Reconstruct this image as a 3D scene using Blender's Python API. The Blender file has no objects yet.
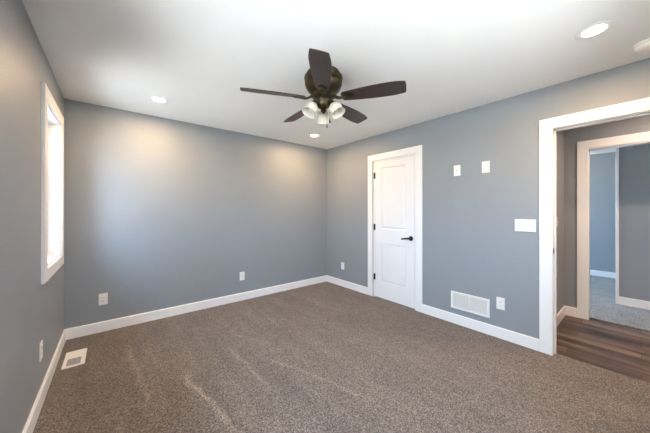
import bpy, bmesh, math, random
from mathutils import Vector, Matrix
random.seed(7)
PI = math.pi
R = math.radians
S = bpy.context.scene

# ------------------------------------------------------------------ camera, sky, exposure
cam_d = bpy.data.cameras.new('camera')
cam = bpy.data.objects.new('camera', cam_d)
S.collection.objects.link(cam)
cam_d.sensor_width = 36.0
cam_d.lens = 259.5 / 650.0 * 36.0
cam_d.shift_y = -6.0 / 650.0
cam_d.clip_start = 0.02
cam.location = (0, 0, 1.308)
cam.rotation_euler = (R(90), 0, R(-39.34))
S.camera = cam
S.view_settings.view_transform = 'Standard'
S.view_settings.look = 'None'
S.view_settings.gamma = 1.0
S.view_settings.use_curve_mapping = False
S.view_settings.exposure = 0.80

SKY_STRENGTH = 10.0
SUN_STRENGTH = 24.0
LAMP_POWER = 12.5
HALL_POWER = 23.0

w = bpy.data.worlds.new('sky')
S.world = w
w.use_nodes = True
nt = w.node_tree
bg = nt.nodes['Background']
tc = nt.nodes.new('ShaderNodeTexCoord')
sp = nt.nodes.new('ShaderNodeSeparateXYZ')
rmp = nt.nodes.new('ShaderNodeValToRGB')
mr = nt.nodes.new('ShaderNodeMapRange')
mr.inputs['From Min'].default_value = -1
mr.inputs['From Max'].default_value = 1
nt.links.new(tc.outputs['Generated'], sp.inputs[0])
nt.links.new(sp.outputs['Z'], mr.inputs['Value'])
nt.links.new(mr.outputs[0], rmp.inputs[0])
rmp.color_ramp.elements[0].position = 0.0
rmp.color_ramp.elements[0].color = (0.60, 0.58, 0.54, 1)
rmp.color_ramp.elements[1].position = 1.0
rmp.color_ramp.elements[1].color = (0.42, 0.66, 1.0, 1)
e = rmp.color_ramp.elements.new(0.495)
e.color = (0.60, 0.58, 0.54, 1)
e = rmp.color_ramp.elements.new(0.505)
e.color = (0.54, 0.75, 1.0, 1)
nt.links.new(rmp.outputs[0], bg.inputs['Color'])
bg.inputs['Strength'].default_value = SKY_STRENGTH


def portal(name, loc, rot, sx, sy):
    l = bpy.data.lights.new(name, 'AREA')
    l.shape = 'RECTANGLE'
    l.size, l.size_y = sx, sy
    l.cycles.is_portal = True
    o = bpy.data.objects.new(name, l)
    S.collection.objects.link(o)
    o.location = loc
    o.rotation_euler = rot
    return o


# room metrics (metres, camera stands at the origin)
XL, XR, YB, YN, H = -0.377, 3.079, 3.70, -0.45, 2.44
TH = 0.12
HX = 4.42          # far wall of the hall
HY = 0.62          # end wall of the hall

# low sun from beyond the far end of the house: it reaches the ground outside, never the panes
sun_d = bpy.data.lights.new('sun', 'SUN')
sun_d.energy = SUN_STRENGTH
sun_d.angle = R(0.6)
sun_d.color = (1.0, 0.89, 0.77)
sun = bpy.data.objects.new('sun', sun_d)
S.collection.objects.link(sun)
sun.rotation_euler = Vector((-0.64, 0.0, -0.77)).to_track_quat('-Z', 'Y').to_euler()

portal('window_portal', (XL - 0.16, 3.06, 1.495), (0, R(-90), 0), 1.30, 0.80)   # emits to +X
portal('window_portal.002', (XL - 0.18, 0.65, 1.495), (0, R(-90), 0), 1.30, 1.60)
portal('window_portal.003', (1.35, YN - 0.16, 1.495), (R(90), 0, 0), 1.1, 1.30)
portal('window_portal.001', (6.05, 2.84, 1.43), (R(-90), 0, 0), 2.6, 1.8)

# ------------------------------------------------------------------ materials
def nodes(m):
    return m.node_tree.nodes, m.node_tree.links


def mat(name, col, rough=0.5, metal=0.0, spec=0.5, bump=None, bump2=None, emit=None, estr=0, sheen=0, transm=0, ior=1.45):
    m = bpy.data.materials.new(name)
    m.use_nodes = True
    n, l = nodes(m)
    b = n['Principled BSDF']
    b.inputs['Base Color'].default_value = (*col, 1)
    b.inputs['Roughness'].default_value = rough
    b.inputs['Metallic'].default_value = metal
    b.inputs['Specular IOR Level'].default_value = spec
    b.inputs['IOR'].default_value = ior
    if sheen:
        b.inputs['Sheen Weight'].default_value = sheen
    if transm:
        b.inputs['Transmission Weight'].default_value = transm
    if emit:
        b.inputs['Emission Color'].default_value = (*emit, 1)
        b.inputs['Emission Strength'].default_value = estr
    # faint procedural variation so that no surface is a dead flat colour
    t = n.new('ShaderNodeTexCoord')
    if not emit and not transm:
        nz = n.new('ShaderNodeTexNoise')
        nz.inputs['Scale'].default_value = 3.0
        nz.inputs['Detail'].default_value = 3
        l.new(t.outputs['Object'], nz.inputs['Vector'])
        mx = n.new('ShaderNodeMix')
        mx.data_type = 'RGBA'
        mx.inputs[6].default_value = (*[c * 0.97 for c in col], 1)
        mx.inputs[7].default_value = (*[min(1, c * 1.03) for c in col], 1)
        l.new(nz.outputs['Fac'], mx.inputs[0])
        l.new(mx.outputs[2], b.inputs['Base Color'])
    if bump:
        sc, st, dist = bump
        nz = n.new('ShaderNodeTexNoise')
        nz.inputs['Scale'].default_value = sc
        nz.inputs['Detail'].default_value = 3
        nz.inputs['Roughness'].default_value = 0.6
        l.new(t.outputs['Object'], nz.inputs['Vector'])
        bp = n.new('ShaderNodeBump')
        bp.inputs['Strength'].default_value = st
        bp.inputs['Distance'].default_value = dist
        l.new(nz.outputs['Fac'], bp.inputs['Height'])
        l.new(bp.outputs[0], b.inputs['Normal'])
    return m


M_wall = mat('wall_paint', (0.262, 0.284, 0.307), 0.42, spec=0.45, bump=(85, 0.5, 0.0065))
M_ceil = mat('ceiling_paint', (0.86, 0.84, 0.81), 0.8, spec=0.2, bump=(60, 0.2, 0.004))
M_trim = mat('trim_paint', (0.80, 0.795, 0.79), 0.32, spec=0.45)
M_door = mat('door_paint', (0.78, 0.78, 0.79), 0.38, spec=0.45)
M_plate = mat('plate_plastic', (0.78, 0.765, 0.735), 0.35)
M_slot = mat('slot_dark', (0.09, 0.085, 0.08), 0.6)
M_grillback = mat('grille_backing', (0.13, 0.13, 0.14), 0.8)  # flat dark tone standing in for shade inside the duct
M_slat = mat('register_slats', (0.40, 0.39, 0.37), 0.6)
M_vent = mat('register_enamel', (0.82, 0.80, 0.76), 0.4)
M_ventdark = mat('register_shaft_shade', (0.06, 0.055, 0.05), 0.8)  # near-black colour paints the shade below the register slats
M_black = mat('matte_black_metal', (0.012, 0.012, 0.013), 0.35, metal=0.3)
M_hinge = mat('hinge_bronze', (0.03, 0.027, 0.025), 0.4, metal=0.7)
M_bronze = mat('fan_bronze', (0.062, 0.046, 0.024), 0.34, metal=0.75, bump=(14, 0.05, 0.01))
M_chain = mat('chain_brass', (0.25, 0.22, 0.17), 0.35, metal=0.8)
M_fob = mat('fob_wood', (0.05, 0.03, 0.025), 0.45)
M_vinyl = mat('window_vinyl', (0.86, 0.87, 0.88), 0.35)
M_ground = mat('bounce_ground', (0.66, 0.60, 0.53), 0.95)  # invented ground tone, picked so sunlight bounces warm onto the ceiling
M_lens = mat('lamp_lens', (1, 1, 1), 0.5, emit=(1.0, 0.80, 0.60), estr=9)
M_shade = mat('frosted_glass', (0.66, 0.63, 0.54), 0.3, bump=(25, 0.15, 0.004))
M_bulb = mat('frosted_bulb', (0.9, 0.88, 0.82), 0.4)


def glass():
    m = bpy.data.materials.new('window_glass')
    m.use_nodes = True
    n, l = nodes(m)
    n.remove(n['Principled BSDF'])
    out = n['Material Output']
    tr = n.new('ShaderNodeBsdfTransparent')
    tr.inputs[0].default_value = (0.95, 0.97, 0.97, 1)
    gl = n.new('ShaderNodeBsdfGlossy')
    gl.inputs['Roughness'].default_value = 0.02
    fr = n.new('ShaderNodeFresnel')
    fr.inputs[0].default_value = 1.12
    mx = n.new('ShaderNodeMixShader')
    l.new(fr.outputs[0], mx.inputs[0])
    l.new(tr.outputs[0], mx.inputs[1])
    l.new(gl.outputs[0], mx.inputs[2])
    l.new(mx.outputs[0], out.inputs[0])
    return m


M_glass = glass()


def blade_mat():
    m = bpy.data.materials.new('walnut_blade')
    m.use_nodes = True
    n, l = nodes(m)
    b = n['Principled BSDF']
    t = n.new('ShaderNodeTexCoord')
    mp = n.new('ShaderNodeMapping')
    mp.inputs['Scale'].default_value = (3, 60, 10)
    nz = n.new('ShaderNodeTexNoise')
    nz.inputs['Scale'].default_value = 1.5
    nz.inputs['Detail'].default_value = 5
    rp = n.new('ShaderNodeValToRGB')
    rp.color_ramp.elements[0].position = 0.3
    rp.color_ramp.elements[0].color = (0.024, 0.015, 0.015, 1)
    rp.color_ramp.elements[1].position = 0.75
    rp.color_ramp.elements[1].color = (0.050, 0.033, 0.032, 1)
    l.new(t.outputs['Object'], mp.inputs[0])
    l.new(mp.outputs[0], nz.inputs['Vector'])
    l.new(nz.outputs['Fac'], rp.inputs[0])
    l.new(rp.outputs[0], b.inputs['Base Color'])
    b.inputs['Roughness'].default_value = 0.42
    return m


M_blade = blade_mat()


def carpet_mat(name, dark, mid, light, streaks=()):
    m = bpy.data.materials.new(name)
    m.use_nodes = True
    n, l = nodes(m)
    b = n['Principled BSDF']
    b.inputs['Roughness'].default_value = 1.0
    b.inputs['Specular IOR Level'].default_value = 0.05
    b.inputs['Sheen Weight'].default_value = 0.12
    b.inputs['Sheen Roughness'].default_value = 0.6
    t = n.new('ShaderNodeTexCoord')

    def noise(scale, det=2, rough=0.5, vec=None):
        z = n.new('ShaderNodeTexNoise')
        z.inputs['Scale'].default_value = scale
        z.inputs['Detail'].default_value = det
        z.inputs['Roughness'].default_value = rough
        l.new(vec or t.outputs['Object'], z.inputs['Vector'])
        return z

    def math_(op, a, b_=None, c=None, clamp=False):
        q = n.new('ShaderNodeMath')
        q.operation = op
        q.use_clamp = clamp
        for i, v in enumerate((a, b_, c)):
            if v is None:
                continue
            if isinstance(v, (int, float)):
                q.inputs[i].default_value = v
            else:
                l.new(v, q.inputs[i])
        return q.outputs[0]

    vo = n.new('ShaderNodeTexVoronoi')
    vo.inputs['Scale'].default_value = 170
    l.new(t.outputs['Object'], vo.inputs['Vector'])
    vs = n.new('ShaderNodeSeparateColor')
    l.new(vo.outputs['Color'], vs.inputs[0])
    clump = noise(130, 4, 0.85)
    mixv = math_('MULTIPLY_ADD', vs.outputs[0], 0.6, math_('MULTIPLY_ADD', clump.outputs['Fac'], 1.1, -0.35))
    rp = n.new('ShaderNodeValToRGB')
    rp.color_ramp.elements[0].position = 0.15
    rp.color_ramp.elements[0].color = (*dark, 1)
    rp.color_ramp.elements[1].position = 0.85
    rp.color_ramp.elements[1].color = (*light, 1)
    el = rp.color_ramp.elements.new(0.5)
    el.color = (*mid, 1)
    l.new(mixv, rp.inputs[0])
    # lie of the pile: broad soft bands and footprints
    big = noise(2.2, 4, 0.6)
    mp = n.new('ShaderNodeMapping')
    mp.inputs['Rotation'].default_value = (0, 0, R(12))
    mp.inputs['Scale'].default_value = (6.0, 0.7, 1)
    l.new(t.outputs['Object'], mp.inputs[0])
    band = noise(1.3, 3, 0.55, mp.outputs[0])
    f = math_('MULTIPLY_ADD', big.outputs['Fac'], 0.42, 0.62)
    f = math_('MULTIPLY_ADD', band.outputs['Fac'], 0.5, math_('SUBTRACT', f, 0.08))
    if streaks:
        warp = noise(4.0, 2)
        wv = n.new('ShaderNodeVectorMath')
        wv.operation = 'MULTIPLY_ADD'
        l.new(warp.outputs['Color'], wv.inputs[0])
        wv.inputs[1].default_value = (0.16, 0.16, 0)
        l.new(t.outputs['Object'], wv.inputs[2])
        sx = n.new('ShaderNodeSeparateXYZ')
        l.new(wv.outputs[0], sx.inputs[0])
        for (ax, ay, bx_, by, wd, st) in streaks:
            ax += .08; ay += .08; bx_ += .08; by += .08
            L = math.hypot(bx_ - ax, by - ay)
            ux, uy = (bx_ - ax) / L, (by - ay) / L
            X = math_('SUBTRACT', sx.outputs[0], ax)
            Y = math_('SUBTRACT', sx.outputs[1], ay)
            al = math_('MULTIPLY_ADD', X, ux, math_('MULTIPLY', Y, uy))
            ac = math_('ABSOLUTE', math_('MULTIPLY_ADD', X, -uy, math_('MULTIPLY', Y, ux)))
            a1 = math_('SUBTRACT', 1.0, math_('DIVIDE', ac, wd), clamp=True)
            e1 = math_('MULTIPLY', al, 6.0, clamp=True)
            e2 = math_('MULTIPLY', math_('SUBTRACT', L, al), 6.0, clamp=True)
            k = math_('MULTIPLY', a1, math_('MULTIPLY', e1, e2))
            f = math_('MULTIPLY_ADD', k, st, f)
    vm = n.new('ShaderNodeVectorMath')
    vm.operation = 'SCALE'
    l.new(rp.outputs[0], vm.inputs[0])
    l.new(f, vm.inputs['Scale'])
    l.new(vm.outputs[0], b.inputs['Base Color'])
    bp = n.new('ShaderNodeBump')
    bp.inputs['Strength'].default_value = 0.5
    bp.inputs['Distance'].default_value = 0.008
    l.new(clump.outputs['Fac'], bp.inputs['Height'])
    l.new(bp.outputs[0], b.inputs['Normal'])
    return m


STREAKS = [(0.43, 2.42, 0.575, 1.50, 0.035, 0.75), (0.84, 2.60, 0.92, 1.70, 0.022, 0.4),
           (0.10, 3.20, 0.20, 2.0, 0.035, 0.35), (0.27, 3.1, 0.33, 2.3, 0.025, 0.15),
           (1.02, 2.20, 1.42, 1.15, 0.022, 0.42), (0.95, 2.9, 1.20, 2.2, 0.03, 0.2),
           (-0.02, 2.2, 0.22, 1.5, 0.03, 0.22), (1.6, 2.9, 2.1, 2.1, 0.03, 0.16),
           (2.2, 3.3, 2.3, 2.4, 0.04, 0.14), (1.5, 3.35, 1.45, 2.5, 0.03, 0.15)]
M_carpet = carpet_mat('bedroom_carpet', (0.050, 0.039, 0.029), (0.135, 0.109, 0.087), (0.28, 0.235, 0.195), STREAKS)
M_carpet2 = carpet_mat('far_carpet', (0.07, 0.066, 0.06), (0.19, 0.18, 0.17), (0.38, 0.36, 0.34))


def wood_floor():
    m = bpy.data.materials.new('plank_floor')
    m.use_nodes = True
    n, l = nodes(m)
    b = n['Principled BSDF']
    t = n.new('ShaderNodeTexCoord')
    mp = n.new('ShaderNodeMapping')
    mp.inputs['Rotation'].default_value = (0, 0, R(90))
    l.new(t.outputs['Object'], mp.inputs[0])
    br = n.new('ShaderNodeTexBrick')
    br.offset = 0.37
    br.inputs['Scale'].default_value = 1.0
    br.inputs['Brick Width'].default_value = 1.2
    br.inputs['Row Height'].default_value = 0.125
    br.inputs['Mortar Size'].default_value = 0.0016
    br.inputs['Mortar Smooth'].default_value = 0.2
    br.inputs['Bias'].default_value = 0.0
    br.inputs['Color1'].default_value = (0.055, 0.036, 0.027, 1)
    br.inputs['Color2'].default_value = (0.140, 0.100, 0.076, 1)
    br.inputs['Mortar'].default_value = (0.012, 0.008, 0.006, 1)
    l.new(mp.outputs[0], br.inputs['Vector'])
    m2 = n.new('ShaderNodeMapping')
    m2.inputs['Scale'].default_value = (13, 0.8, 1)
    l.new(t.outputs['Object'], m2.inputs[0])
    nz = n.new('ShaderNodeTexNoise')
    nz.inputs['Scale'].default_value = 1.0
    nz.inputs['Detail'].default_value = 6
    nz.inputs['Roughness'].default_value = 0.65
    nz.inputs['Distortion'].default_value = 0.6
    l.new(m2.outputs[0], nz.inputs['Vector'])
    rp = n.new('ShaderNodeValToRGB')
    rp.color_ramp.elements[0].position = 0.38
    rp.color_ramp.elements[0].color = (0.30, 0.31, 0.33, 1)
    rp.color_ramp.elements[1].position = 0.66
    rp.color_ramp.elements[1].color = (2.1, 2.0, 1.9, 1)
    l.new(nz.outputs['Fac'], rp.inputs[0])
    mx = n.new('ShaderNodeMix')
    mx.data_type = 'RGBA'
    mx.blend_type = 'MULTIPLY'
    mx.inputs[0].default_value = 1
    l.new(br.outputs['Color'], mx.inputs[6])
    l.new(rp.outputs[0], mx.inputs[7])
    l.new(mx.outputs[2], b.inputs['Base Color'])
    b.inputs['Roughness'].default_value = 0.38
    return m


M_wood = wood_floor()


# ------------------------------------------------------------------ mesh helpers
def box(bm, x0, x1, y0, y1, z0, z1, bev=0.0, seg=1):
    x0, x1 = min(x0, x1), max(x0, x1)
    y0, y1 = min(y0, y1), max(y0, y1)
    z0, z1 = min(z0, z1), max(z0, z1)
    r = bmesh.ops.create_cube(bm, size=1)
    vs = r['verts']
    for v in vs:
        v.co = Vector(((x0 + x1) / 2 + v.co.x * (x1 - x0), (y0 + y1) / 2 + v.co.y * (y1 - y0), (z0 + z1) / 2 + v.co.z * (z1 - z0)))
    if bev:
        es = list({e for v in vs for e in v.link_edges})
        bmesh.ops.bevel(bm, geom=es, offset=bev, segments=seg, affect='EDGES', profile=0.5)


def lathe(bm, prof, seg=32, mtx=None, cap=True):
    """prof: list of (r, z) from one end to the other"""
    rings = []
    for r, z in prof:
        if r < 1e-5:
            p = Vector((0, 0, z))
            rings.append([bm.verts.new(mtx @ p if mtx else p)])
        else:
            ring = []
            for k in range(seg):
                a = 2 * PI * k / seg
                p = Vector((r * math.cos(a), r * math.sin(a), z))
                ring.append(bm.verts.new(mtx @ p if mtx else p))
            rings.append(ring)
    for A, B in zip(rings, rings[1:]):
        for k in range(seg):
            k2 = (k + 1) % seg
            if len(A) == 1 and len(B) == 1:
                continue
            if len(A) == 1:
                bm.faces.new((A[0], B[k], B[k2]))
            elif len(B) == 1:
                bm.faces.new((A[k], A[k2], B[0]))
            else:
                bm.faces.new((A[k], A[k2], B[k2], B[k]))
    if cap:
        for ring in (rings[0], rings[-1]):
            if len(ring) > 2:
                bm.faces.new(ring)


def tube(bm, pts, rad, seg=10):
    """round tube along points; rad a number or one per point"""
    pts = [Vector(p) for p in pts]
    rings = []
    for i, p in enumerate(pts):
        d = (pts[min(i + 1, len(pts) - 1)] - pts[max(i - 1, 0)]).normalized()
        up = Vector((0, 0, 1)) if abs(d.z) < 0.95 else Vector((1, 0, 0))
        u = d.cross(up).normalized()
        v = d.cross(u).normalized()
        r = rad[i] if isinstance(rad, (list, tuple)) else rad
        rings.append([bm.verts.new(p + (u * math.cos(2 * PI * k / seg) + v * math.sin(2 * PI * k / seg)) * r) for k in range(seg)])
    for A, B in zip(rings, rings[1:]):
        for k in range(seg):
            bm.faces.new((A[k], A[(k + 1) % seg], B[(k + 1) % seg], B[k]))
    bm.faces.new(rings[0])
    bm.faces.new(rings[-1])


def obj(name, bm, m, parent=None, smooth=False, loc=None, rot=None):
    bmesh.ops.recalc_face_normals(bm, faces=bm.faces)
    me = bpy.data.meshes.new(name)
    bm.to_mesh(me)
    bm.free()
    if smooth:
        for p in me.polygons:
            p.use_smooth = True
        me.set_sharp_from_angle(angle=R(40))
    me.materials.append(m)
    o = bpy.data.objects.new(name, me)
    S.collection.objects.link(o)
    if parent:
        o.parent = parent
    if loc:
        o.location = loc
    if rot:
        o.rotation_euler = rot
    return o


def tag(o, label=None, cat=None, group=None, kind=None):
    if label:
        o['label'] = label
    if cat:
        o['category'] = cat
    if group:
        o['group'] = group
    if kind:
        o['kind'] = kind
    return o


def struct(name, bm, m, label, cat, smooth=False):
    return tag(obj(name, bm, m, smooth=smooth), label, cat, kind='structure')


def empty(name, loc, label, cat, group=None, rot=(0, 0, 0)):
    o = bpy.data.objects.new(name, None)
    o.empty_display_size = 0.05
    S.collection.objects.link(o)
    o.location = loc
    o.rotation_euler = rot
    return tag(o, label, cat, group)


def copy_tree(o, parent=None):
    c = o.copy()
    S.collection.objects.link(c)
    if parent:
        c.parent = parent
    for ch in [q for q in bpy.data.objects if q.parent == o]:
        copy_tree(ch, c)
    return c


def wall(axis, c0, c1, a0, a1, z0, z1, holes):
    """wall slab: axis 'x' -> normal along x between c0,c1, running a0..a1 along y; holes (a,b,z,z)"""
    bm = bmesh.new()
    As = sorted({a0, a1, *[h[0] for h in holes], *[h[1] for h in holes]})
    for s0, s1 in zip(As, As[1:]):
        mid = (s0 + s1) / 2
        cuts = sorted((h[2], h[3]) for h in holes if h[0] < mid < h[1])
        z = z0
        segs = []
        for q0, q1 in cuts:
            if q0 > z:
                segs.append((z, q0))
            z = q1
        if z < z1:
            segs.append((z, z1))
        for p0, p1 in segs:
            if axis == 'x':
                box(bm, c0, c1, s0, s1, p0, p1)
            else:
                box(bm, s0, s1, c0, c1, p0, p1)
    bmesh.ops.remove_doubles(bm, verts=bm.verts, dist=1e-5)
    return bm


# ------------------------------------------------------------------ shell of the bedroom
WY0, WY1, WZ0, WZ1 = 2.69, 3.41, 0.89, 2.105        # window opening
DY0, DY1, DZ = 1.872, 2.590, 2.057                   # closet door opening
EY0, EY1, EZ = -0.310, 0.520, 2.058                  # entry opening
bm = bmesh.new(); box(bm, XL - TH, 3.150, YN - TH, YB + TH, -0.08, 0.0)
struct('floor', bm, M_carpet, 'brown speckled bedroom carpet with vacuum tracks', 'floor')
bm = bmesh.new(); box(bm, XL - TH, XR + TH, YN - TH, YB + TH, H, H + 0.1)
struct('ceiling', bm, M_ceil, 'white bedroom ceiling around the fan', 'ceiling')
struct('wall_left', wall('x', XL - 0.16, XL, YN, YB, 0, H, [(WY0, WY1, WZ0, WZ1), (-0.10, 1.40, WZ0, WZ1)]), M_wall, 'grey textured wall with the window in it', 'wall')
struct('wall_back', wall('y', YB, YB + TH, XL - TH, XR + TH, 0, H, []), M_wall, 'grey blue wall opposite, between window wall and closet wall', 'wall')
struct('wall_right', wall('x', XR, XR + TH, YN, YB, 0, H, [(DY0, DY1, 0, DZ), (EY0, EY1, 0, EZ)]), M_wall, 'blue grey wall with the closet door and the open doorway', 'wall')
struct('wall_near', wall('y', YN - TH, YN, XL - TH, XR + TH, 0, H, [(0.85, 1.85, WZ0, WZ1)]), M_wall, 'bedroom wall behind the viewpoint', 'wall')
# closet interior behind the shut door
bm = bmesh.new()
box(bm, XR + 0.7, XR + 0.74, 1.5, 3.0, 0, H)
box(bm, XR + TH, XR + 0.7, 1.46, 1.5, 0, H)
box(bm, XR + TH, XR + 0.7, 3.0, 3.04, 0, H)
struct('wall_closet', bm, M_wall, 'inside walls of the closet behind the shut door', 'wall')

# ------------------------------------------------------------------ hall and room beyond
bm = bmesh.new(); box(bm, 3.150, HX + 0.10, -3.0, HY + 0.1, -0.08, -0.004)
struct('floor_hall', bm, M_wood, 'dark brown plank floor of the hall', 'floor')
bm = bmesh.new(); box(bm, HX + 0.10, 7.65, -3.0, 2.8, -0.08, 0.0)
struct('floor_beyond', bm, M_carpet2, 'light grey carpet of the room beyond the hall', 'floor')
bm = bmesh.new(); box(bm, XR + TH, 7.65, -3.0, 2.8, H, H + 0.1)
struct('ceiling_hall', bm, M_ceil, 'white ceiling over the hall and the room beyond', 'ceiling')
struct('wall_hall_left', wall('y', HY, HY + TH, XR + TH, HX, 0, H, []), M_wall, 'short grey end wall of the hall with a switch', 'wall')
SY0, SY1, SZ = -0.42, 0.416, 2.052                  # opening of the second doorway
struct('wall_hall_far', wall('x', HX, HX + TH, -3.0, 2.68, 0, H, [(SY0, SY1, 0, SZ)]), M_wall, 'grey hall wall with the second doorway', 'wall')
struct('wall_hall_end', wall('y', -3.1, -3.0, XR + TH, 7.65, 0, H, []), M_wall, 'far end wall of the hall out of view', 'wall')
struct('wall_hall_right', wall('x', XR, XR + TH, -3.0, YN - TH, 0, H, []), M_wall, 'hall side wall next to the bedroom', 'wall')
struct('wall_beyond_far', wall('x', 7.50, 7.62, -3.0, 2.8, 0, H, []), M_wall, 'blue far wall seen through both doorways', 'wall')
struct('wall_beyond_left', wall('y', 2.68, 2.80, HX, 7.62, 0, H, [(4.80, 7.30, 0.55, 2.3)]), M_wall, 'window wall of the room beyond, out of view', 'wall')
bm = bmesh.new(); box(bm, 5.48, 5.60, -3.0, 0.215, 0, H)
struct('wall_partition', bm, M_wall, 'blue grey partition wall standing in the room beyond the hall', 'wall')
bm = bmesh.new(); box(bm, 5.465, 5.615, 0.200, 0.232, 0.0, H - 0.001, bev=0.002)
struct('trim_1', bm, M_trim, 'white strip capping the partition edge in the room beyond', 'trim')
bm = bmesh.new(); box(bm, -30, 40, -30, 40, -3.2, -3.15)
struct('ground', bm, M_ground, 'pale ground added outside the window to bounce warm light indoors', 'ground')

# ------------------------------------------------------------------ trim
BH, BT = 0.108, 0.015


def baseboard(name, axis, face, sgn, a0, a1, label, z0=0.0):
    """profile board; face = wall plane, sgn = direction into the room"""
    bm = bmesh.new()
    prof = [(0, z0), (BT, z0), (BT, BH - 0.006), (BT - 0.005, BH), (0, BH)]
    ends = []
    for a in (a0, a1):
        ends.append([bm.verts.new((face + sgn * p, a, z) if axis == 'x' else (a, face + sgn * p, z)) for p, z in prof])
    n = len(prof)
    for k in range(n):
        bm.faces.new((ends[0][k], ends[0][(k + 1) % n], ends[1][(k + 1) % n], ends[1][k]))
    bm.faces.new(ends[0]); bm.faces.new(ends[1])
    return struct(name, bm, M_trim, label, 'baseboard')


baseboard('baseboard_back', 'y', YB, -1, XL + BT, XR - BT, 'white baseboard along the grey wall opposite')
baseboard('baseboard_left', 'x', XL, 1, YN, YB, 'white baseboard under the window wall')
baseboard('baseboard_right', 'x', XR, -1, 2.694, YB, 'short white baseboard between room corner and closet door')
baseboard('baseboard_right.001', 'x', XR, -1, 0.603, 1.780, 'white baseboard under the return air grille')
baseboard('baseboard_near', 'y', YN, 1, XL + BT, XR, 'white baseboard behind the viewpoint')
baseboard('baseboard_hall', 'y', HY, -1, XR + TH, HX - BT, 'white baseboard on the hall end wall', -0.004)
baseboard('baseboard_hall.001', 'x', HX, -1, 0.496, HY, 'tiny white baseboard between hall corner and second doorway', -0.004)
baseboard('baseboard_beyond', 'x', 7.50, -1, -3.0, 2.68, 'white baseboard on the blue far wall')
baseboard('baseboard_partition', 'x', 5.48, -1, -3.0, 0.200, 'white baseboard on the partition beyond the hall')


def casing(name, face, sgn, y0, y1, zt, w, t, label, zb=0.0):
    """flat door casing on a wall of constant x, as one mitred frame"""
    bm = bmesh.new()
    o = [(y0 - w, zb), (y0 - w, zt + w), (y1 + w, zt + w), (y1 + w, zb)]
    i = [(y0, zb), (y0, zt), (y1, zt), (y1, zb)]
    F = [[bm.verts.new((face + sgn * d, y, z)) for y, z in q] for q, d in ((o, t), (i, t), (o, 0), (i, 0))]
    OF, IF, OB, IB = F
    for k in range(3):
        bm.faces.new((OF[k], OF[k + 1], IF[k + 1], IF[k]))
        bm.faces.new((OB[k], OB[k + 1], IB[k + 1], IB[k]))
        bm.faces.new((OF[k], OF[k + 1], OB[k + 1], OB[k]))
        bm.faces.new((IF[k], IF[k + 1], IB[k + 1], IB[k]))
    for k in (0, 3):
        bm.faces.new((OF[k], IF[k], IB[k], OB[k]))
    bmesh.ops.recalc_face_normals(bm, faces=bm.faces)
    es = [e for e in bm.edges if e.is_manifold and e.calc_face_angle(0) > 1.0 and all(abs(v.co.x - (face + sgn * t)) < 1e-6 for v in e.verts)]
    bmesh.ops.bevel(bm, geom=es, offset=0.003, segments=2, affect='EDGES')
    return struct(name, bm, M_trim, label, 'trim')


def jamb(name, x0, x1, y0, y1, zt, label, stop=None, zb=0.0):
    """door lining: three boards inside the opening, with a stop bead"""
    bm = bmesh.new()
    t = 0.018
    box(bm, x0, x1, y0 - 0.001, y0 + t, zb, zt)
    box(bm, x0, x1, y1 - t, y1 + 0.001, zb, zt)
    box(bm, x0, x1, y0, y1, zt - t, zt + 0.001)
    if stop:
        s0, s1 = stop
        box(bm, s0, s1, y0 + t, y0 + t + 0.011, zb, zt - t, bev=0.002)
        box(bm, s0, s1, y1 - t - 0.011, y1 - t, zb, zt - t, bev=0.002)
        box(bm, s0, s1, y0 + t, y1 - t, zt - t - 0.011, zt - t, bev=0.002)
    return struct(name, bm, M_trim, label, 'trim')


CW = 0.088
casing('trim_2', XR, -1, DY0 + 0.0, DY1 + 0.014, DZ + 0.003, 0.090, 0.016, 'white casing around the closet door')
casing('trim_3', XR, -1, EY0, EY1 - 0.012, EZ - 0.009, 0.094, 0.018, 'wide white casing around the open doorway to the hall')
casing('trim_4', HX, -1, SY0, SY1 - 0.012, SZ - 0.002, 0.098, 0.016, 'white casing around the second doorway across the hall', -0.004)
casing('trim_5', XR + TH, 1, EY0, EY1, EZ, 0.088, 0.016, 'hall side casing of the bedroom doorway', -0.004)
jamb('trim_6', XR - 0.002, XR + TH + 0.002, EY0, EY1 + 0.004, EZ + 0.004, 'white lining of the open bedroom doorway', (XR + 0.045, XR + 0.08))
jamb('trim_7', HX - 0.002, HX + TH + 0.002, SY0, SY1 + 0.003, SZ + 0.003, 'white lining of the second doorway', None)
jamb('trim_8', XR - 0.002, XR + TH, DY0, DY1, DZ, 'white lining of the closet doorway', (XR + 0.04, XR + 0.075))
# strike plate in the bedroom doorway lining
bm = bmesh.new()
box(bm, XR + 0.006, XR + 0.032, EY1 - 0.0158, EY1 - 0.0134, 0.91, 0.97, bev=0.001)
box(bm, XR + 0.003, XR + 0.008, EY1 - 0.020, EY1 - 0.0135, 0.925, 0.955, bev=0.001)
tag(obj('strike_plate', bm, M_black), 'small black latch strike plate in the white open doorway lining', 'strike plate')

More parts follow.
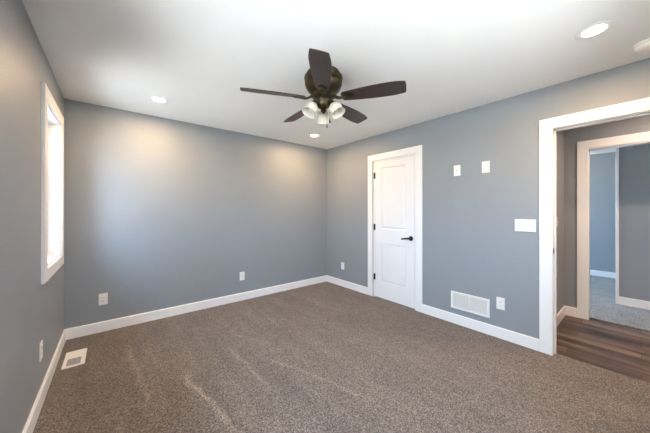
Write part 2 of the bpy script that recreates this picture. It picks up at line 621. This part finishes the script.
# ------------------------------------------------------------------ closet door
def closet_door():
    y0, y1, z0, z1 = DY0 + 0.021, DY1 - 0.021, 0.014, DZ - 0.022
    xf, xb = XR - 0.001, XR + 0.034
    ys = [y0, 2.032, 2.438, y1]
    zs = [z0, 0.258, 0.822, 1.035, 1.937, z1]
    bm = bmesh.new()
    g = [[bm.verts.new((xf, y, z)) for z in zs] for y in ys]
    panels = []
    for i in range(3):
        for j in range(5):
            f = bm.faces.new((g[i][j], g[i + 1][j], g[i + 1][j + 1], g[i][j + 1]))
            if i == 1 and j in (1, 3):
                panels.append(f)
    bm.faces.ensure_lookup_table()
    # moulded panels: slope in, flat groove, slope back out to a raised field
    for f in panels:
        for th, dx in ((0.012, 0.012), (0.012, 0.0), (0.020, -0.008)):
            bmesh.ops.inset_individual(bm, faces=[f], thickness=th, depth=0)
            for v in f.verts:
                v.co.x += dx
    # thickness
    b = [bm.verts.new((xb, y, z)) for y, z in ((y0, z0), (y1, z0), (y1, z1), (y0, z1))]
    bm.faces.new(b)
    bot = [g[i][0] for i in range(4)]
    top = [g[i][5] for i in range(4)]
    lo = [g[0][j] for j in range(6)]
    hi = [g[3][j] for j in range(6)]
    bm.faces.new(bot + [b[1], b[0]])
    bm.faces.new(top + [b[2], b[3]])
    bm.faces.new(lo + [b[3], b[0]])
    bm.faces.new(hi + [b[2], b[1]])
    d = struct('door_1', bm, M_door, 'white two panel closet door, shut', 'door')
    # lever handle
    hy, hz = 1.948, 0.935
    bm = bmesh.new()
    mt = Matrix.Translation((xf, hy, hz)) @ Matrix.Rotation(R(-90), 4, 'Y')
    lathe(bm, [(0.0325, 0.0), (0.0325, 0.006), (0.029, 0.011), (0.014, 0.013), (0.011, 0.018), (0.011, 0.048), (0.0, 0.05)], 28, mt)
    tube(bm, [(xf - 0.046, hy - 0.008, hz), (xf - 0.048, hy + 0.012, hz + 0.001), (xf - 0.047, hy + 0.045, hz - 0.001), (xf - 0.045, hy + 0.085, hz - 0.008), (xf - 0.043, hy + 0.118, hz - 0.012)],
         [0.011, 0.013, 0.0115, 0.010, 0.0105], 12)
    tag(obj('door_handle', bm, M_black, d, smooth=True), 'black lever handle with round rose')
    for hz in (1.834, 1.060, 0.310):
        bm = bmesh.new()
        yh = y1 + 0.004
        lathe(bm, [(0.0, -0.052), (0.004, -0.05), (0.0075, -0.045), (0.0075, 0.045), (0.004, 0.05), (0, 0.052)], 12, Matrix.Translation((xf - 0.005, yh, hz)))
        box(bm, xf - 0.0015, xf + 0.002, yh - 0.022, yh + 0.004, hz - 0.044, hz + 0.044)
        tag(obj('hinge', bm, M_hinge, d, smooth=True), 'dark bronze butt hinge')


closet_door()

# ------------------------------------------------------------------ window
def window(n, cy0, cy1, z0, z1, label):
    bm = bmesh.new()
    x0 = XL - 0.16
    t = 0.012
    # drywall/wood extension jamb lining
    box(bm, x0 + 0.02, XL + 0.001, cy0 - 0.001, cy0 + t, z0, z1)
    box(bm, x0 + 0.02, XL + 0.001, cy1 - t, cy1 + 0.001, z0, z1)
    box(bm, x0 + 0.02, XL + 0.001, cy0, cy1, z0 - 0.001, z0 + t)
    box(bm, x0 + 0.02, XL + 0.001, cy0, cy1, z1 - t, z1 + 0.001)
    wn = struct('window_%d' % n, bm, M_trim, label, 'window')
    # vinyl frame and sash
    def ring(bm, xa, xb, a0, a1, b0, b1, wd, bev=0.003):
        box(bm, xa, xb, a0, a0 + wd, b0, b1, bev=bev)
        box(bm, xa, xb, a1 - wd, a1, b0, b1, bev=bev)
        box(bm, xa, xb, a0 + wd, a1 - wd, b0, b0 + wd, bev=bev)
        box(bm, xa, xb, a0 + wd, a1 - wd, b1 - wd, b1, bev=bev)
    bm = bmesh.new()
    ring(bm, x0 + 0.025, x0 + 0.08, cy0 + t, cy1 - t, z0 + t, z1 - t, 0.028)
    obj('window_frame', bm, M_vinyl, wn)
    bm = bmesh.new()
    ring(bm, x0 + 0.035, x0 + 0.066, cy0 + 0.042, cy1 - 0.042, z0 + 0.042, z1 - 0.042, 0.035)
    obj('window_sash', bm, M_vinyl, wn)
    bm = bmesh.new()
    box(bm, x0 + 0.047, x0 + 0.053, cy0 + 0.07, cy1 - 0.07, z0 + 0.07, z1 - 0.07)
    obj('window_pane', bm, M_glass, wn)
    # casing, picture-framed
    bm = bmesh.new()
    w_, d = 0.088, 0.020
    o = [(cy0 - w_, z0 - w_), (cy1 + w_, z0 - w_), (cy1 + w_, z1 + w_), (cy0 - w_, z1 + w_)]
    i = [(cy0, z0), (cy1, z0), (cy1, z1), (cy0, z1)]
    Fs = [[bm.verts.new((XL + q, y, z)) for y, z in s] for s, q in ((o, d), (i, d), (o, 0), (i, 0))]
    for k in range(4):
        k2 = (k + 1) % 4
        for A, B in ((0, 1), (2, 3), (0, 2), (1, 3)):
            bm.faces.new((Fs[A][k], Fs[A][k2], Fs[B][k2], Fs[B][k]))
    bmesh.ops.recalc_face_normals(bm, faces=bm.faces)
    es = [e for e in bm.edges if e.calc_face_angle(0) > 1.0 and all(abs(v.co.x - (XL + d)) < 1e-6 for v in e.verts)]
    bmesh.ops.bevel(bm, geom=es, offset=0.003, segments=2, affect='EDGES')
    obj('window_casing', bm, M_trim, wn)


window(1, WY0, WY1, WZ0, WZ1, 'tall white framed window in the left wall')
window(3, -0.10, 1.40, WZ0, WZ1, 'unseen second window added to the left wall for more daylight')  # added unseen window, brings extra daylight onto the right wall and ceiling
# window of the room beyond (out of the photo, gives that room its daylight)
bm = bmesh.new()
for a in ((4.80, 4.85, 0.55, 2.3), (7.25, 7.30, 0.55, 2.3), (4.85, 7.25, 0.55, 0.60), (4.85, 7.25, 2.25, 2.3), (6.03, 6.07, 0.60, 2.25)):
    box(bm, a[0], a[1], 2.70, 2.78, a[2], a[3])
bm2 = bmesh.new()  # added window behind the viewpoint, evens out the bedroom daylight
for a in ((0.85, 0.90, WZ0, WZ1), (1.80, 1.85, WZ0, WZ1), (0.90, 1.80, WZ0, WZ0 + 0.05), (0.90, 1.80, WZ1 - 0.05, WZ1), (1.33, 1.37, WZ0 + 0.05, WZ1 - 0.05)):
    box(bm2, a[0], a[1], YN - 0.10, YN - 0.03, a[2], a[3])
w4 = struct('window_4', bm2, M_vinyl, 'unseen window added behind the viewpoint for more daylight', 'window')
bm2 = bmesh.new(); box(bm2, 0.90, 1.80, YN - 0.07, YN - 0.064, WZ0 + 0.05, WZ1 - 0.05)
obj('window_pane', bm2, M_glass, w4)
w2 = struct('window_2', bm, M_vinyl, 'window of the room beyond the hall, out of view', 'window')
bm = bmesh.new(); box(bm, 4.85, 7.25, 2.735, 2.741, 0.60, 2.25)
obj('window_pane', bm, M_glass, w2)


# ------------------------------------------------------------------ wall plates
# plates are modelled lying in local XZ, facing local -Y
def plate_bm(w_, h_, t=0.006):
    bm = bmesh.new()
    box(bm, -w_ / 2, w_ / 2, -t, 0, -h_ / 2, h_ / 2, bev=0.0022, seg=2)
    return bm


def make_outlet(label, loc, rot, group=None):
    r = empty('wall_outlet', loc, label, 'outlet', group, rot)
    obj('cover_plate', plate_bm(0.074, 0.122), M_plate, r)
    for s in (1, -1):
        bm = bmesh.new()
        box(bm, -0.0165, 0.0165, -0.0085, -0.005, s * 0.0195 - 0.0145, s * 0.0195 + 0.0145, bev=0.0045, seg=3)
        rc = obj('receptacle', bm, M_plate, r)
        bm = bmesh.new()
        box(bm, -0.0078, -0.0055, -0.0089, -0.0080, s * 0.0195 - 0.001, s * 0.0195 + 0.008)
        box(bm, 0.0055, 0.0078, -0.0089, -0.0080, s * 0.0195 - 0.001, s * 0.0195 + 0.007)
        lathe(bm, [(0.0026, 0.0080), (0.0026, 0.0089)], 12, Matrix.Translation((0, 0, s * 0.0195 - 0.0075)) @ Matrix.Rotation(R(90), 4, 'X'))
        tag(obj('socket_slots', bm, M_slot, rc), 'dark socket slots')
    bm = bmesh.new()
    lathe(bm, [(0.0032, 0.0055), (0.0032, 0.0068), (0, 0.0070)], 12, Matrix.Rotation(R(90), 4, 'X'))
    obj('screw', bm, M_plate, r)
    return r


RB = (0, 0, 0)              # on the back wall, facing -Y
RR = (0, 0, R(-90))         # on the right wall, facing -X
RL = (0, 0, R(90))          # on the left wall, facing +X


def again(src, label, loc, rot):
    c = copy_tree(src)
    c.location = loc
    c.rotation_euler = rot
    c['label'] = label
    return c


G = 'white duplex outlets on the bedroom walls'
out0 = make_outlet('white outlet low on the back wall, near the window corner', (-0.076, YB, 0.348), RB, G)
again(out0, 'white outlet low on the back wall, right of its middle', (1.466, YB, 0.351), RB)
again(out0, 'white outlet between the room corner and the closet door', (XR, 3.271, 0.352), RR)
again(out0, 'white outlet right beside the return air grille', (XR, 0.916, 0.355), RR)
again(out0, 'white outlet low on the window wall, seen edge on', (XL, 2.585, 0.357), RL)
again(out0, 'white outlet high on the right wall, nearer the open doorway', (XR, 1.052, 1.772), RR)

# low-voltage plate for the television cable
r = empty('cable_plate', (XR, 1.349, 1.768), 'white cable plate high on the right wall, nearer the closet door', 'wall plate', None, RR)
obj('cover_plate', plate_bm(0.074, 0.122), M_plate, r)
bm = bmesh.new()
box(bm, -0.0165, 0.0165, -0.0075, -0.005, -0.033, 0.033, bev=0.001)
ins = obj('insert', bm, M_plate, r)
bm = bmesh.new()
lathe(bm, [(0.0048, 0.006), (0.0048, 0.014), (0.003, 0.0145)], 12, Matrix.Rotation(R(90), 4, 'X'))
tag(obj('coax_jack', bm, M_chain, ins, smooth=True), 'small brass coax jack')
for s in (1, -1):
    bm = bmesh.new()
    lathe(bm, [(0.0032, 0.0055), (0.0032, 0.0068), (0, 0.0070)], 12, Matrix.Translation((0, 0, s * 0.048)) @ Matrix.Rotation(R(90), 4, 'X'))
    obj('screw', bm, M_plate, r)


def make_switch(n, label, loc, rot):
    r = empty('light_switch', loc, label, 'light switch', None, rot)
    wd = 0.074 + 0.046 * (n - 1)
    obj('cover_plate', plate_bm(wd, 0.118), M_plate, r)
    for k in range(n):
        cx = (k - (n - 1) / 2) * 0.046
        bm = bmesh.new()
        box(bm, cx - 0.0055, cx + 0.0055, -0.0075, -0.005, -0.0125, 0.0125, bev=0.0008)
        # toggle
        v0 = len(bm.verts)
        box(bm, cx - 0.004, cx + 0.004, -0.017, -0.006, -0.005, 0.005, bev=0.0012)
        bm.verts.ensure_lookup_table()
        for v in bm.verts[v0:]:
            v.co.z += (-v.co.y - 0.006) * (0.7 if k != 1 else -0.7)
        obj('toggle', bm, M_plate, r)
        for s in (1, -1):
            bm = bmesh.new()
            lathe(bm, [(0.003, 0.0055), (0.003, 0.0067), (0, 0.0069)], 10, Matrix.Translation((cx, 0, s * 0.030)) @ Matrix.Rotation(R(90), 4, 'X'))
            obj('screw', bm, M_plate, r)
    return r


make_switch(3, 'white three gang switch plate left of the open doorway', (XR, 0.711, 1.164), RR)
make_switch(1, 'single white switch on the hall end wall, seen edge on', (3.93, HY, 1.176), RB)

# ------------------------------------------------------------------ return air grille
def return_grille():
    W_, H_ = 0.403, 0.195
    r = empty('return_air_grille', (XR, 1.2165, 0.2715), 'white two section return air grille low on the right wall', 'air grille', None, RR)
    bm = bmesh.new()
    t, fw = 0.010, 0.024
    box(bm, -W_ / 2, W_ / 2, -t, 0, H_ / 2 - fw, H_ / 2, bev=0.002)
    box(bm, -W_ / 2, W_ / 2, -t, 0, -H_ / 2, -H_ / 2 + fw, bev=0.002)
    box(bm, -W_ / 2, -W_ / 2 + fw, -t, 0, -H_ / 2 + fw, H_ / 2 - fw, bev=0.002)
    box(bm, W_ / 2 - fw, W_ / 2, -t, 0, -H_ / 2 + fw, H_ / 2 - fw, bev=0.002)
    box(bm, -0.009, 0.009, -t - 0.003, 0, -H_ / 2 + fw, H_ / 2 - fw, bev=0.0015)
    obj('frame', bm, M_plate, r)
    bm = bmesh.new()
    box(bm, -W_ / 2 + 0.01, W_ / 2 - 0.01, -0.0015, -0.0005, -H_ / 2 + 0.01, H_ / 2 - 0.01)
    tag(obj('backing', bm, M_grillback, r), 'dark sheet painted as duct shade behind the louvres')
    n = 24
    for sx in (-1, 1):
        a0, a1 = (0.006, W_ / 2 - fw) if sx > 0 else (-W_ / 2 + fw, -0.006)
        bm = bmesh.new()
        for k in range(n):
            z = -H_ / 2 + fw + (k + 0.5) * (H_ - 2 * fw) / n
            v = [bm.verts.new(c) for c in ((a0, -0.0085, z - 0.0016), (a1, -0.0085, z - 0.0016), (a1, -0.002, z + 0.0016), (a0, -0.002, z + 0.0016),
                                           (a0, -0.0075, z - 0.0024), (a1, -0.0075, z - 0.0024), (a1, -0.0015, z + 0.0008), (a0, -0.0015, z + 0.0008))]
            for q in ((0, 1, 2, 3), (7, 6, 5, 4), (0, 4, 5, 1), (1, 5, 6, 2), (2, 6, 7, 3), (3, 7, 4, 0)):
                bm.faces.new([v[i] for i in q])
        obj('louvre_panel', bm, M_plate, r)
    for sx in (-1, 1):
        for sz in (-1, 1):
            bm = bmesh.new()
            lathe(bm, [(0.004, 0.0095), (0.004, 0.011), (0, 0.0115)], 10, Matrix.Translation((sx * (W_ / 2 - 0.012), 0, sz * (H_ / 2 - 0.012))) @ Matrix.Rotation(R(90), 4, 'X'))
            obj('screw', bm, M_plate, r)


return_grille()

# ------------------------------------------------------------------ floor register
def floor_register():
    r = empty('floor_register', (-0.254, 3.175, 0.0), 'white metal floor vent lying in the carpet by the left baseboard', 'floor vent')
    W_, L_ = 0.142, 0.318
    # slot block occupies the nearer half
    sx0, sx1, sy0, sy1 = -0.047, 0.041, -0.137, 0.002
    bm = bmesh.new()
    t = 0.007
    box(bm, -W_ / 2, sx0, -L_ / 2, L_ / 2, 0, t, bev=0.002)
    box(bm, sx1, W_ / 2, -L_ / 2, L_ / 2, 0, t, bev=0.002)
    box(bm, sx0 - 0.002, sx1 + 0.002, -L_ / 2, sy0, 0, t, bev=0.0005)
    box(bm, sx0 - 0.002, sx1 + 0.002, sy1, L_ / 2, 0, t, bev=0.0005)
    obj('frame', bm, M_vent, r)
    bm = bmesh.new()
    box(bm, sx0, sx1, sy0, sy1, 0.0003, 0.0012)
    tag(obj('shaft_shade', bm, M_ventdark, r), 'flat dark sheet painted as shade below the slats')
    bm = bmesh.new()
    n = 12
    for k in range(n):
        y = sy0 + (k + 0.5) * (sy1 - sy0) / n
        box(bm, sx0, sx1, y - 0.0030, y + 0.0030, 0.0012, 0.0058)
    for x in (-0.018, 0.012):
        box(bm, x - 0.002, x + 0.002, sy0, sy1, 0.0012, 0.0060)
    tag(obj('slats', bm, M_slat, r), 'grey slats over the duct')
    bm = bmesh.new()
    box(bm, 0.046, 0.052, -0.09, -0.06, 0.006, 0.012, bev=0.001)
    obj('damper_lever', bm, M_vent, r)


floor_register()

# ------------------------------------------------------------------ recessed lights
def make_recessed(label, x, y, group, power, tint=(1.0, 0.66, 0.35)):
    r = empty('recessed_light', (x, y, H), label, 'ceiling light', group)
    bm = bmesh.new()
    lathe(bm, [(0.088, 0.0), (0.0885, -0.0025), (0.083, -0.0055), (0.072, -0.0065), (0.062, -0.004), (0.056, -0.0018)], 40, cap=False)
    obj('trim_ring', bm, M_trim, r, smooth=True)
    bm = bmesh.new()
    lathe(bm, [(0.0, -0.0015), (0.064, -0.0015), (0.064, -0.0005), (0, -0.0005)], 40)
    tag(obj('lens', bm, M_lens, r, smooth=True), 'glowing warm white lens')
    l = bpy.data.lights.new('lamp_light', 'AREA')
    l.shape = 'DISK'
    l.size = 0.105
    l.energy = power
    l.color = tint
    lo = bpy.data.objects.new('lamp_light', l)
    S.collection.objects.link(lo)
    lo.parent = r
    lo.location = (0, 0, -0.009)
    return r


GR = 'recessed lights in the bedroom ceiling'
rc = make_recessed('glowing recessed ceiling light nearest the window corner', 0.368, 3.12, GR, LAMP_POWER)
again(rc, 'glowing recessed ceiling light near the far room corner, beyond the fan', (2.360, 3.13, H), (0, 0, 0))
again(rc, 'glowing recessed ceiling light above the open doorway, beside the smoke detector', (2.342, 0.190, H), (0, 0, 0))
again(rc, 'recessed ceiling light overhead, outside the picture', (0.368, 0.190, H), (0, 0, 0))
make_recessed('recessed ceiling light of the hall, hidden above the doorway', 3.78, -0.55, None, HALL_POWER, (1.0, 0.72, 0.53))

# ------------------------------------------------------------------ smoke detector
r = empty('smoke_detector', (2.795, -0.035, H), 'round white smoke detector on the ceiling at the right edge', 'smoke detector')
bm = bmesh.new()
lathe(bm, [(0.074, 0), (0.074, -0.010), (0.070, -0.013)], 40)
obj('base', bm, M_plate, r, smooth=True)
bm = bmesh.new()
lathe(bm, [(0.066, -0.012), (0.068, -0.022), (0.060, -0.034), (0.045, -0.040), (0, -0.042)], 40)
cv = obj('cover', bm, M_plate, r, smooth=True)
bm = bmesh.new()
lathe(bm, [(0.012, -0.039), (0.012, -0.0445), (0, -0.045)], 20, Matrix.Translation((0.02, 0, 0)))
obj('test_button', bm, M_plate, cv, smooth=True)

# ------------------------------------------------------------------ ceiling fan
def ceiling_fan():
    cx, cy = 1.350, 1.668
    r = empty('ceiling_fan', (cx, cy, H), 'bronze ceiling fan with five dark walnut blades and white glass shades', 'ceiling fan')
    bm = bmesh.new()
    lathe(bm, [(0.0, 0.0), (0.135, 0.0), (0.140, -0.008), (0.142, -0.020), (0.150, -0.026), (0.157, -0.034), (0.159, -0.048), (0.156, -0.060), (0.150, -0.066),
               (0.150, -0.074), (0.155, -0.080), (0.153, -0.098), (0.143, -0.122), (0.127, -0.146), (0.110, -0.162), (0.100, -0.168), (0.0, -0.170)], 48)
    obj('motor_housing', bm, M_bronze, r, smooth=True)
    bm = bmesh.new()
    lathe(bm, [(0.0, -0.165), (0.085, -0.168), (0.094, -0.176), (0.094, -0.196), (0.086, -0.204), (0.066, -0.208), (0.0, -0.209)], 40)
    for k in range(20):                                 # ribs round the flywheel
        a = 2 * PI * k / 20
        bm2v = len(bm.verts)
        box(bm, 0.090, 0.099, -0.004, 0.004, -0.194, -0.178, bev=0.001)
        bm.verts.ensure_lookup_table()
        rot = Matrix.Rotation(a, 4, 'Z')
        for v in bm.verts[bm2v:]:
            v.co = rot @ v.co
    obj('flywheel', bm, M_bronze, r, smooth=True)
    bm = bmesh.new()
    lathe(bm, [(0.060, -0.208), (0.068, -0.214), (0.070, -0.226), (0.062, -0.236), (0.058, -0.246), (0.064, -0.254), (0.060, -0.268), (0.042, -0.284),
               (0.022, -0.294), (0.014, -0.306), (0.018, -0.316), (0.012, -0.328), (0.0, -0.334)], 36)
    obj('light_fitter', bm, M_bronze, r, smooth=True)

    # blades
    zb = -0.213
    for k in range(5):
        ang = R(12.8 + 72 * k)
        piv = Matrix.Rotation(ang, 4, 'Z')
        pitch = R(-15)
        # outline of a blade in its own plane (x outward, y across)
        N = 15
        up, dn = [], []
        for i in range(N + 1):
            s = i / N
            x = 0.170 + s * (0.648 - 0.170)
            hw = 0.047 + (0.073 - 0.047) * math.sin(min(1, s / 0.74) * PI / 2) ** 0.9
            if s > 0.80:
                hw -= 0.014 * ((s - 0.80) / 0.20) ** 1.6
            up.append((x, hw)); dn.append((x, -hw))
        tipc = 0.648
        ol = [(0.158, -0.030), (0.152, 0.0), (0.158, 0.030)] + up + [(tipc + 0.004, 0.050), (tipc + 0.007, 0.02), (tipc + 0.007, -0.02), (tipc + 0.004, -0.050)] + dn[::-1]
        bm = bmesh.new()
        top = [bm.verts.new((x, y, 0.003)) for x, y in ol]
        bot = [bm.verts.new((x, y, -0.003)) for x, y in ol]
        bm.faces.new(top); bm.faces.new(bot[::-1])
        n = len(ol)
        for i in range(n):
            bm.faces.new((top[i], bot[i], bot[(i + 1) % n], top[(i + 1) % n]))
        b = obj('blade', bm, M_blade, r)
        b.rotation_mode = 'XYZ'
        b.matrix_local = Matrix.Translation((0, 0, zb)) @ piv @ Matrix.Rotation(pitch, 4, 'X')
        # blade iron: arm from the flywheel, widening to a scrolled medallion under the blade
        bm = bmesh.new()
        tube(bm, [(0.080, 0, 0.020), (0.105, 0.006, 0.010), (0.130, 0.004, -0.004), (0.155, 0.0, -0.011), (0.185, 0, -0.010)], [0.011, 0.010, 0.009, 0.010, 0.008], 10)
        tube(bm, [(0.085, -0.018, 0.018), (0.110, -0.016, 0.004), (0.135, -0.010, -0.007), (0.160, -0.006, -0.010)], [0.006, 0.006, 0.006, 0.006], 8)
        tube(bm, [(0.085, 0.018, 0.018), (0.110, 0.019, 0.004), (0.135, 0.012, -0.007), (0.160, 0.006, -0.010)], [0.006, 0.006, 0.006, 0.006], 8)
        pl = []
        for i in range(28):
            a = 2 * PI * i / 28
            q = 1 + 0.10 * math.cos(5 * a)
            pl.append((0.208 + 0.046 * q * math.cos(a), 0.033 * q * math.sin(a)))
        t1 = [bm.verts.new((x, y, -0.004)) for x, y in pl]
        t2 = [bm.verts.new((x, y, -0.009)) for x, y in pl]
        t3 = [bm.verts.new((0.208 + (x - 0.208) * 0.75, y * 0.75, -0.013)) for x, y in pl]
        bm.faces.new(t1); bm.faces.new(t3[::-1])
        for A, B in ((t1, t2), (t2, t3)):
            for i in range(28):
                bm.faces.new((A[i], B[i], B[(i + 1) % 28], A[(i + 1) % 28]))
        for px, py in ((0.195, 0.012), (0.195, -0.012), (0.228, 0)):
            lathe(bm, [(0.006, -0.012), (0.006, -0.015), (0.0, -0.0175)], 10, Matrix.Translation((px, py, 0)))
        tag(obj('blade_iron', bm, M_bronze, b, smooth=True), 'bronze scrolled bracket')

    # three glass shades on short arms
    view = math.degrees(math.atan2(-cy, -cx))           # direction from fan to viewpoint
    for k, (az, tilt) in enumerate(((view - 54, 30), (view + 56, 30), (view + 178, 30))):
        a = R(az)
        d = Vector((math.cos(a), math.sin(a), 0))
        root = Vector((0, 0, -0.256)) + d * 0.05
        ball = Vector((0, 0, -0.262)) + d * 0.088
        bm = bmesh.new()
        tube(bm, [root, root + d * 0.02 + Vector((0, 0, 0.004)), ball], [0.010, 0.009, 0.010], 10)
        # socket cup, axis tilted outward and down
        ax = (d * math.sin(R(tilt)) + Vector((0, 0, -math.cos(R(tilt))))).normalized()
        q = Vector((0, 0, -1)).rotation_difference(ax).to_matrix().to_4x4()
        mt = Matrix.Translation(ball) @ q
        lathe(bm, [(0.0, 0.016), (0.014, 0.014), (0.021, 0.004), (0.026, -0.010), (0.027, -0.018), (0.024, -0.020), (0.0, -0.020)], 24, mt)
        arm = obj('lamp_arm', bm, M_bronze, r, smooth=True)
        bm = bmesh.new()
        outer = [(0.024, -0.012), (0.030, -0.020), (0.044, -0.034), (0.052, -0.050), (0.054, -0.066), (0.052, -0.082), (0.054, -0.096), (0.062, -0.110)]
        inner = [(rr - 0.003, z) for rr, z in outer[::-1]]
        lathe(bm, outer + inner, 36, mt, cap=False)
        tag(obj('glass_shade', bm, M_shade, r, smooth=True), 'frosted white bell shaped glass')
        bm = bmesh.new()
        lathe(bm, [(0.010, -0.018), (0.012, -0.028), (0.022, -0.046), (0.024, -0.058), (0.018, -0.072), (0.0, -0.080)], 20, mt)
        tag(obj('bulb', bm, M_bulb, arm, smooth=True), 'small frosted bulb, not lit')

    # pull chains with fobs, on the viewer's right
    side = Vector((-math.sin(R(view)), math.cos(R(view)), 0))
    fwd = Vector((math.cos(R(view)), math.sin(R(view)), 0))
    for s, ln, drop in ((0.030, 0.0, 0.165), (0.052, -0.02, 0.118)):
        p = side * s + fwd * (0.04 + ln)
        bm = bmesh.new()
        z0 = -0.262
        tube(bm, [p + Vector((0, 0, z0 + 0.01)), p + Vector((0, 0, z0 - drop))], 0.0012, 6)
        for i in range(int(drop / 0.006)):
            lathe(bm, [(0, 0.0022), (0.0022, 0), (0, -0.0022)], 6, Matrix.Translation(p + Vector((0, 0, z0 - i * 0.006))))
        ch = tag(obj('pull_chain', bm, M_chain, r), 'thin beaded metal chain')
        bm = bmesh.new()
        lathe(bm, [(0.0, 0.003), (0.003, 0.0), (0.0045, -0.010), (0.0075, -0.022), (0.0070, -0.032), (0.0, -0.036)], 16, Matrix.Translation(p + Vector((0, 0, z0 - drop))))
        tag(obj('chain_fob', bm, M_fob, ch, smooth=True), 'dark wooden chain fob')


ceiling_fan()
